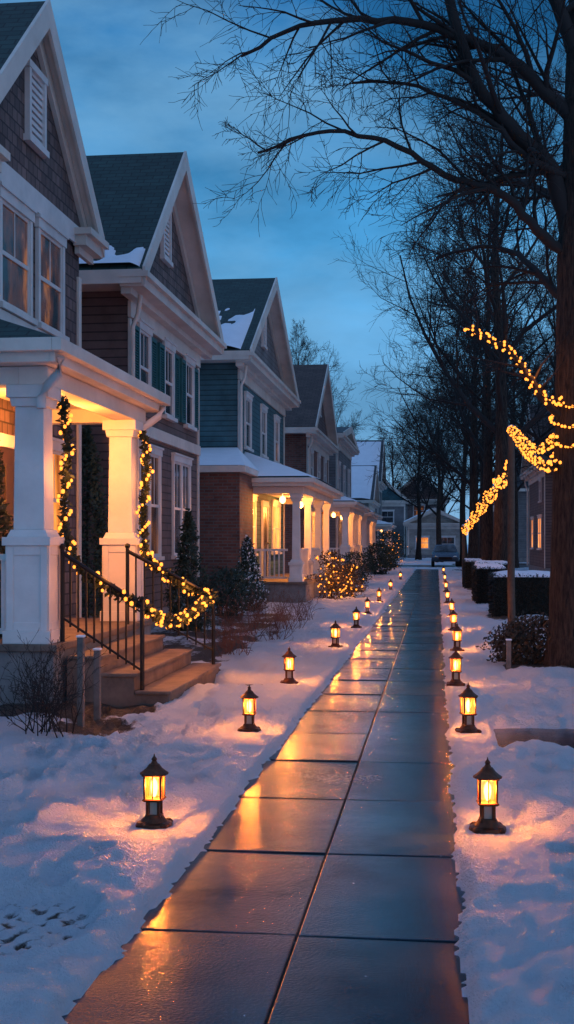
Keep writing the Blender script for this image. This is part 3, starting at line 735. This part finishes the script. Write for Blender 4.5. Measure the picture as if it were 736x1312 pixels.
for (x,y_,s) in [(2.6,72,1.0),(1.8,84,1.0),(.2,97,.95),(4.6,76,.95),(-1.6,110,.95),(8.5,60,.9),(8.5,82,1),(3.5,112,1),(-9.5,86,1.05),(-9,120,.9),(0.5,132,1.0),(-4.8,136,.9),(6.5,98,1.0),(4.3,45,.85)]:
    copy_thing([tC,tB][(k if x != -9.5 else 1)%2],(x,y_,0),k*1.3,s,TL if x>0 else "leafless tree rising behind the houses"); k += 1
nt_ = thing("bare_tree",(1.62,15.4,0),"large leafless tree with thick trunk wrapped in fairy lights","bare tree","bare street trees")
tm = MB(); tm.smooth=True; tm.uv=False
P = [(-.15,.44),(.0,.37),(.2,.30),(.5,.27),(1.2,.25),(2,.24),(3,.235),(4,.225),(5,.21),(6,.19),(7,.165),(8.2,.14),(9.5,.1),(11,.06)]
tp = [Vector((1.60+.03*z*.5+.05*N(z*.5,2),15.4+.05*N(z*.5,7),z)) for z,_ in P]
tp2=[];tr2=[]
for i in range(len(P)-1):
    for j in range(6):
        t=j/6; tp2.append(tp[i].lerp(tp[i+1],t)+Vector((.01*N((i+t)*3,1),.01*N((i+t)*3,8),0))); tr2.append((P[i][1]*(1-t)+P[i+1][1]*t)*(1+.06*N((i+t)*1.7,3)))
tm.tube(tp2,tr2,28)
for i in range(len(tm.v)):
    x_,y_,z_ = tm.v[i]; ring = i//28; c_ = tp2[min(ring,len(tp2)-1)]; a = math.atan2(y_-c_.y,x_-c_.x)
    f_ = 1+.06*N(math.cos(a)*4.5,math.sin(a)*4.5,z_*.7)+.04*N(math.cos(a)*9,math.sin(a)*9,z_*1.5)
    tm.v[i] = (c_.x+(x_-c_.x)*f_, c_.y+(y_-c_.y)*f_, z_)
mk(tm,"trunk",BARK,nt_)
cm = MB(); cm.smooth=True; cm.uv=False; rn = random.Random(4)
def limb(pts, r0, r1, kidn, klen, up=-.02, lev=1, kk=(8,7,6)):
    r0 *= 1.25; r1 *= 1.5
    v = [Vector(p) for p in pts]; out=[]; 
    for i in range(len(v)-1):
        a=v[max(0,i-1)];b=v[i];c_=v[i+1];d_=v[min(len(v)-1,i+2)]
        for j in range(5):
            t=j/5; out.append(.5*((2*b)+(c_-a)*t+(2*a-5*b+4*c_-d_)*t*t+(3*b-a-3*c_+d_)*t**3)+Vector((rn.gauss(0,.012),rn.gauss(0,.012),rn.gauss(0,.012))))
    out.append(v[-1]); n=len(out)
    rad=[r0+(r1-r0)*(i/(n-1))**.8 for i in range(n)]
    cm.tube(out,rad,8)
    for k in range(kidn):
        t=.12+.88*(k+rn.random())/kidn; i=min(n-2,int(t*(n-1))); dv=(out[i+1]-out[i]).normalized()
        o=Matrix.Rotation(rn.uniform(0,6.28),3,dv)@dv.orthogonal().normalized(); ang=rn.uniform(.5,1.0)
        nd=(dv*math.cos(ang)+o*math.sin(ang)); nd.y*=.8; nd.normalize()
        grow(cm,out[i],nd,klen*rn.uniform(.6,1.2)*(1.1-.4*t),max(.011,rad[i]*.5),lev,3,rn,up,kk,.55,.0042)
limb([(1.6,15.4,5.3),(1.35,15.3,6.1),(.88,15.1,6.55),(.4,15,7.2),(.1,15,8.3),(0,15,9.4)],.10,.03,16,1.7,.02)
limb([(1.6,15.4,5.0),(1.2,15.2,5.35),(.74,15.0,5.75),(.1,14.9,5.95),(-.6,14.8,6.35),(-1.4,14.7,6.45),(-2.1,14.6,6.2)],.06,.010,18,1.35,-.04)
limb([(1.7,15.4,6.6),(1.0,15.2,7.3),(.2,15.0,7.65),(-.7,14.8,7.8),(-1.6,14.7,7.7),(-2.3,14.6,7.35)],.075,.012,19,1.5,-.05)
limb([(1.62,15.4,6.0),(1.1,15.1,6.15),(.5,15.0,6.7),(-.2,14.9,7.0),(-1.0,14.8,7.05)],.045,.010,14,1.2,-.03)
limb([(1.7,15.4,7.4),(1.3,15.2,8.3),(.6,15,9.0),(-.4,14.9,9.2),(-1.5,14.7,9.0)],.08,.02,16,1.9,-.06)
limb([(1.5,15.35,3.1),(1.28,15.2,3.3),(1.11,15.1,3.55),(.88,15,3.85),(.62,14.95,4.0),(.35,14.9,4.15)],.04,.010,7,.8,.0,2)
limb([(1.65,15.5,4.4),(1.3,16.2,5.0),(1.0,17,5.5),(.5,18,5.8),(.0,19,5.9)],.05,.012,15,1.6,-.04)
limb([(1.8,15.4,5.5),(2.6,15.6,6.8),(3.4,15.9,8)],.1,.03,8,1.6,.05)
limb([(1.7,15.5,6.2),(1.8,16.8,7.2),(1.6,18.5,8.2),(1.2,20,9)],.08,.02,15,1.9,.0)
limb([(1.65,15.5,5.6),(1.5,16.8,6.2),(1.1,18.2,6.8),(.4,19.6,7.1)],.06,.015,15,1.8,-.03)
mk(cm,"crown",TWIG,nt_)

# ------------------------------------------------------------------ garlands
def catmull(pts, per=10):
    v=[Vector(p) for p in pts]; out=[]
    for i in range(len(v)-1):
        a=v[max(0,i-1)];b=v[i];c_=v[i+1];d_=v[min(len(v)-1,i+2)]
        for j in range(per):
            t=j/per; out.append(.5*((2*b)+(c_-a)*t+(2*a-5*b+4*c_-d_)*t*t+(3*b-a-3*c_+d_)*t**3))
    out.append(v[-1]); return out
def garland(name,label,pts,rad=.07,leafd=260,bulbsp=.07,br=.019,green=True,turns=3.2,cat="garland",lights=(),le=4):
    path=catmull(pts); L=[0]
    for i in range(1,len(path)): L.append(L[-1]+(path[i]-path[i-1]).length)
    T=L[-1]; rnd=random.Random(len(pts)*7+int(T*100))
    th=thing(name,tuple(path[0]),label,cat,"strings of warm fairy lights")
    def at_(s):
        i=1
        while i < len(L)-1 and L[i]<s: i+=1
        t=(s-L[i-1])/max(1e-6,L[i]-L[i-1]); return path[i-1].lerp(path[i],t),(path[i]-path[i-1]).normalized()
    b=MB(); b.smooth=True; b.tube(path,.012 if green else .006,5); mk(b,"garland_core" if green else "cable",GARL if green else IRON,th)
    if green:
        lf=MB(); lf.uv=False
        for i in range(int(T*leafd)):
            p,d=at_((i+rnd.random())/int(T*leafd)*T); o=Matrix.Rotation(rnd.uniform(0,6.28),3,d)@d.orthogonal().normalized()
            lf.leaf(p+o*rnd.uniform(0,rad*.6),rnd.uniform(.04,.08),rnd)
        o=mk(lf,"greenery",GARL,th)
    it=[]; s=0
    while s<T:
        p,d=at_(s); o=Matrix.Rotation(s*turns*6.28+rnd.uniform(-.5,.5),3,d)@d.orthogonal().normalized()
        it.append((p+o*rad*rnd.uniform(.8,1.15),br*rnd.uniform(.7,1.2))); s+=bulbsp*rnd.uniform(.6,1.4)
    bulbs(th,it,BULB)
    for f in lights:
        p,d=at_(f*T); point(p+Vector((.14,-.05,.02)),le,(1,.30,.05),.12,th,"bulb_fill_light")  # unseen point lights added beside the string to boost the bulbs' light
    return th
garland("lit_garland","evergreen garland with warm lights on a white porch column",
 [(-3.6,11.74,3.0),(-3.55,11.76,2.5),(-3.59,11.78,2.0),(-3.56,11.76,1.62),(-3.42,11.7,1.36),(-3.22,11.66,1.22),(-3.02,11.64,1.10),(-2.85,11.62,1.03),(-2.75,11.8,.93),(-2.7,12.4,.80),(-2.65,13.0,.80),(-2.6,13.6,.90),(-2.52,14.1,1.0)],.06,360,.041,.0185,lights=(.15,.38,.55,.75,.9),le=9)
garland("lit_garland","evergreen garland with warm lights on the second porch column",
 [(-3.57,14.98,2.95),(-3.53,15.0,2.5),(-3.57,14.98,2.0),(-3.54,14.9,1.6),(-3.38,14.5,1.38),(-3.2,14.2,1.3),(-2.95,14.16,1.12),(-2.72,14.15,1.02),(-2.54,14.15,.95)],.065,340,.038,.020,lights=(.2,.55,.85),le=9)
coil=[]
for i in range(60):
    t=i/59; a=t*2*math.pi*3.0+3.6; z=3.32-.72*t; coil.append((1.66+.295*math.cos(a),15.4+.295*math.sin(a),z+.07*math.sin(a)))
garland("fairy_light_string","warm fairy light string wound around a thick tree trunk",coil[::2],.02,0,.042,.018,False,cat="fairy lights")
garland("fairy_light_string","warm fairy light string wrapped along a low bare limb",[(1.5,15.12,3.28),(1.3,15.15,3.3),(1.11,15.1,3.52),(.88,15,3.85),(.62,14.95,4.0),(.35,14.9,4.15)],.05,0,.022,.017,False,9.7,cat="fairy lights",lights=(.4,),le=5)
garland("lit_garland","thick garland of warm lights from tree to wooden post",[(1.42,15.12,2.52),(1.38,16,2.56),(1.33,17,2.68),(1.29,19,3.0),(1.30,21,3.36),(1.30,22.5,3.58)],.055,90,.034,.0175,True,9.7,lights=(.1,.5),le=5)
garland("lit_garland","thick garland of warm lights from tree to wooden post",[(1.40,15.12,2.82),(1.34,16.2,2.80),(1.28,17.5,2.92),(1.25,19.5,3.25),(1.28,21.5,3.52),(1.30,22.5,3.60)],.05,70,.04,.0175,True,9.7)
sc=[]
for i in range(61):
    t=i/60; yy=22.65+22.3*t; sc.append((1.3-.35*t,yy,2.95-.95*t-.26*abs(math.sin(t*math.pi*6))+.12))
garland("lit_garland","scalloped garland of warm lights strung between posts",sc,.07,30,.055,.022,True,9.7,lights=(.1,.4,.7),le=9)
def post(x,y_,h,r,label):
    th=thing("wooden_post",(x,y_,0),label,"post","wooden posts beside the pavement")
    b=MB(); b.tube([Vector((x+.01*N(i*.6,x),y_,-.1+(h+.1)*i/8)) for i in range(9)],[r*(1.1-.02*i) for i in range(9)],10,True); b.smooth=True; mk(b,"pole",WOODP,th)
    b=MB(); b.box(x-r*1.15,x+r*1.15,y_-r*1.15,y_+r*1.15,h,h+.04); mk(b,"post_cap",WOODP,th)
    b=MB(); b.smooth=True; b.lathe(x,y_,[(r*1.1,h+.041),(r*1.1,h+.06),(r*.6,h+.09),(.01,h+.1)],10); mk(b,"snow_cap",SNOWR,th)
post(1.32,22.6,3.6,.065,"tall brown wooden post carrying a light garland")
post(.95,45,2.15,.06,"short wooden post carrying the end of a light garland")

# ------------------------------------------------------------------ shrubs
def twig_shrub(x,y_,h,sp,n,label,seed,mat=DRY):
    rnd=random.Random(seed); th=thing("bare_shrub",(x,y_,0),label,"shrub","bare garden shrubs")
    b=MB(); b.uv=False
    for i in range(n):
        a=rnd.uniform(0,6.28); el=rnd.uniform(.7,1.5); d=Vector((math.cos(a)*math.cos(el),math.sin(a)*math.cos(el),math.sin(el)))
        grow(b,Vector((x+rnd.gauss(0,sp*.3),y_+rnd.gauss(0,sp*.3),.0)),d,h*rnd.uniform(.6,1.1),.006,1,3,rnd,.05,(5,4,3),.45,.0028)
    mk(b,"branches",mat,th)
twig_shrub(-3.15,9.9,.75,.35,26,"tangle of bare brown twigs in snow beside a porch",1,TWIG)
twig_shrub(-3.45,10.6,.6,.4,20,"tangle of bare brown twigs in snow beside a porch",2,TWIG)
for i,(x,y_,h) in enumerate([(-2.7,16.6,.5),(-3.0,18.2,.65),(-2.55,19.6,.6),(-3.1,20.4,.75),(-2.6,21.7,.7),(-3.3,23.2,.7),(-2.5,24.0,.6)]):
    twig_shrub(x,y_,h,.4,18,"reddish brown bare shrub in a snowy front garden",10+i)
def evergreen(x,y_,z0,h,r,label,seed,n=3200,snowy=False,round_=False,mat=GREEN,nb=0,size=.075,le=0,wob=.45):
    rnd=random.Random(seed); th=thing("evergreen_shrub",(x,y_,z0),label,"evergreen","evergreen shrubs")
    b=MB(); b.smooth=True; b.tube([Vector((x,y_,z0-.05)),Vector((x,y_,z0+h*.8))],[.03,.01],6); mk(b,"stem",BARK,th)
    b=MB(); b.uv=False; sb=MB(); sb.uv=False
    def rr(t,a):
        base = (1-t)**.8*min(1,t*9+.35) if not round_ else math.sqrt(max(0,1-(2*t-1)**2))**.7
        return r*base*(1+wob*2*N(math.cos(a)*2+seed,math.sin(a)*2,t*5))
    for i in range(n):
        t=rnd.random()**(1.35 if not round_ else 1); a=rnd.uniform(0,6.28); q=rr(t,a)*rnd.uniform(.5,1.1)
        p=(x+q*math.cos(a),y_+q*math.sin(a),z0+.03+h*t+rnd.gauss(0,.03)); 
        if snowy and rnd.random()<.16: sb.leaf((p[0],p[1],p[2]+.02),size,rnd)
        else: b.leaf(p,rnd.uniform(.6,1.2)*size,rnd)
    o=mk(b,"foliage",mat,th)
    if snowy: o=mk(sb,"snow_dusting",SNOWR,th); o["kind"]="stuff"
    if nb:
        it=[]
        for i in range(nb):
            t=rnd.random(); a=rnd.uniform(0,6.28); q=rr(t,a)*rnd.uniform(.9,1.1); it.append(((x+q*math.cos(a),y_+q*math.sin(a),z0+.03+h*t),rnd.uniform(.014,.028)))
        bulbs(th,it,BULB)
        if le: point((x+.15,y_-r-.1,z0+h*.5),le,(1,.30,.05),.2,th,"bulb_fill_light")  # added unseen lamp in front of the bush, strengthens its bulbs' light
evergreen(-4.45,12.1,.65,2.0,.34,"potted dark conifer standing on a porch",1)
evergreen(-5.25,18.4,0,3.3,.75,"dark conical conifer between two houses",2,6200)
evergreen(-4.3,21.4,0,2.1,.42,"dark conical conifer by a house wall",3,3600)
evergreen(-4.35,25.7,0,1.0,.5,"rounded dark evergreen by a house wall",4,2500,round_=True)
evergreen(-4.2,27.6,0,1.65,.45,"small conical fir dusted with snow",5,4500,True)
evergreen(-2.8,33.4,0,1.3,.36,"loose bush covered in warm fairy lights",7,1500,round_=True,nb=75,mat=BRUSH,le=16,wob=.8)
evergreen(-2.45,34.9,0,.95,.38,"loose bush with sparse warm fairy lights",8,1300,round_=True,nb=45,mat=BRUSH,le=8,wob=.8)
evergreen(-2.9,44.5,0,1.2,.6,"rounded dark evergreen in a snowy garden",9,2600,round_=True)
evergreen(-2.7,59.5,0,1.5,.7,"rounded dark evergreen in a snowy garden",12,2200,round_=True,size=.12)
evergreen(-2.9,75,0,2.2,.9,"bush with scattered warm fairy lights",13,2000,round_=True,size=.14,nb=60,le=20)
evergreen(1.2,15.75,0,.62,.38,"low dry leafy bush beside a tree trunk",10,2600,round_=True,mat=BRUSH,size=.06)
evergreen(1.0,16.3,0,.5,.3,"low dry leafy bush beside a tree trunk",11,1800,round_=True,mat=BRUSH,size=.06)
def hedge(x0,x1,y0,y1,h,seed):
    rnd=random.Random(seed); th=thing("clipped_hedge",((x0+x1)/2,(y0+y1)/2,0),"dark clipped box hedge with a cap of snow","hedge","clipped hedges beside the pavement")
    b=MB(); b.box(x0+.03,x1-.03,y0+.03,y1-.03,-.05,h-.04); mk(b,"hedge_core",HCORE,th)
    b=MB(); b.uv=False
    for i in range(int(1900*((x1-x0)*h+(y1-y0)*h+(x1-x0)*(y1-y0))**.8)):
        f=rnd.random(); x=rnd.uniform(x0,x1);y_=rnd.uniform(y0,y1);z=rnd.uniform(0,h)
        if f<.4: y_=y0+rnd.uniform(-.01,.04)
        elif f<.75: x=x0+rnd.uniform(-.01,.04)
        else: z=h+rnd.uniform(-.05,.02)
        b.leaf((x,y_,z),rnd.uniform(.03,.055),rnd)
    mk(b,"foliage",HEDGEL,th)
    s=MB(); s.smooth=True; n=22
    for j in range(n+1):
        for i in range(n+1):
            u=i/n;v=j/n; e=min(u,1-u,v,1-v)*7; s.v.append((x0+(x1-x0)*u,y0+(y1-y0)*v,h-.03+min(1,e)**.5*(.09+.03*N(u*5,v*5,seed))))
    for j in range(n):
        for i in range(n):
            a=j*(n+1)+i; s.f.append((a,a+1,a+n+2,a+n+1))
    mk(s,"snow_cap",SNOWR,th)
hedge(1.15,2.6,25.9,28,.92,1); hedge(.95,1.7,31,34,.98,2); hedge(1.05,2.1,36,37.8,1.0,3); hedge(.9,1.5,41,43.6,1.0,4); hedge(2.9,4.2,29,31,1.2,5)

def short_post(x,y_,h,wd):
    th=thing("timber_post",(x,y_,0),"short weathered grey timber post in the snow","post","short timber posts")
    b=MB(); b.box(x-wd,x+wd,y_-wd,y_+wd,-.1,h); mk(b,"shaft",GTIMB,th,bevel=.008)
    b=MB(); b.box(x-wd-.006,x+wd+.006,y_-wd-.006,y_+wd+.006,h,h+.018); mk(b,"snow_cap",SNOWR,th,bevel=.006)
short_post(-2.98,10.25,.8,.028); short_post(-2.94,10.62,.66,.028); short_post(.86,15.25,.42,.03)

# ------------------------------------------------------------------ parked car
def car(x,y_):
    th=thing("parked_car",(x,y_,0),"blue grey parked car at the end of the pavement","car")
    b=MB()
    prof=[(-2.15,.35),(2.15,.35),(2.2,.75),(2.0,.95),(-.95,.98),(-1.95,.86),(-2.2,.65)]
    b.prismx([(y_+p,z) for p,z in prof],x-.88,x+.88); mk(b,"body",CARP,th,bevel=.07)
    b=MB(); b.add([(x-.82,y_-1.0,.96),(x+.82,y_-1.0,.96),(x+.82,y_+1.9,.94),(x-.82,y_+1.9,.94),(x-.62,y_-.25,1.45),(x+.62,y_-.25,1.45),(x+.62,y_+1.2,1.45),(x-.62,y_+1.2,1.45)],[(4,5,6,7),(0,1,5,4),(1,2,6,5),(2,3,7,6),(3,0,4,7)]); mk(b,"cabin",CARP,th,bevel=.05)
    b=MB(); b.add([(x-.72,y_-.985,1.0),(x+.72,y_-.985,1.0),(x+.57,y_-.33,1.41),(x-.57,y_-.33,1.41)],[(0,1,2,3)]); mk(b,"windscreen",G_DARK,th)
    for s_ in (-1,1):
        b=MB(); b.add([(x+s_*.815,y_-.7,1.0),(x+s_*.815,y_+1.5,1.0),(x+s_*.65,y_+1.05,1.4),(x+s_*.65,y_-.15,1.4)],[(0,1,2,3)]); mk(b,"side_window",G_DARK,th)
        b=MB(); b.lathe(x+s_*.62,y_-2.17,[(.0,.62),(.13,.66),(.13,.72),(.0,.76)],10); mk(b,"headlight",CHROME,th)
        for dy in (-1.35,1.35):
            b=MB(); v=[Vector((x+s_*.7,y_+dy,.32)),Vector((x+s_*.9,y_+dy,.32))]; b.tube(v,.32,18,True); wv=mk(b,"wheel",TYRE,th)
            b=MB(); b.tube([Vector((x+s_*.9,y_+dy,.32)),Vector((x+s_*.91,y_+dy,.32))],.19,14,True); mk(b,"rim",CHROME,th,wv)
    b=MB(); b.box(x-.42,x+.42,y_-2.225,y_-2.17,.48,.66); mk(b,"grille",IRON,th)
car(.55,84)
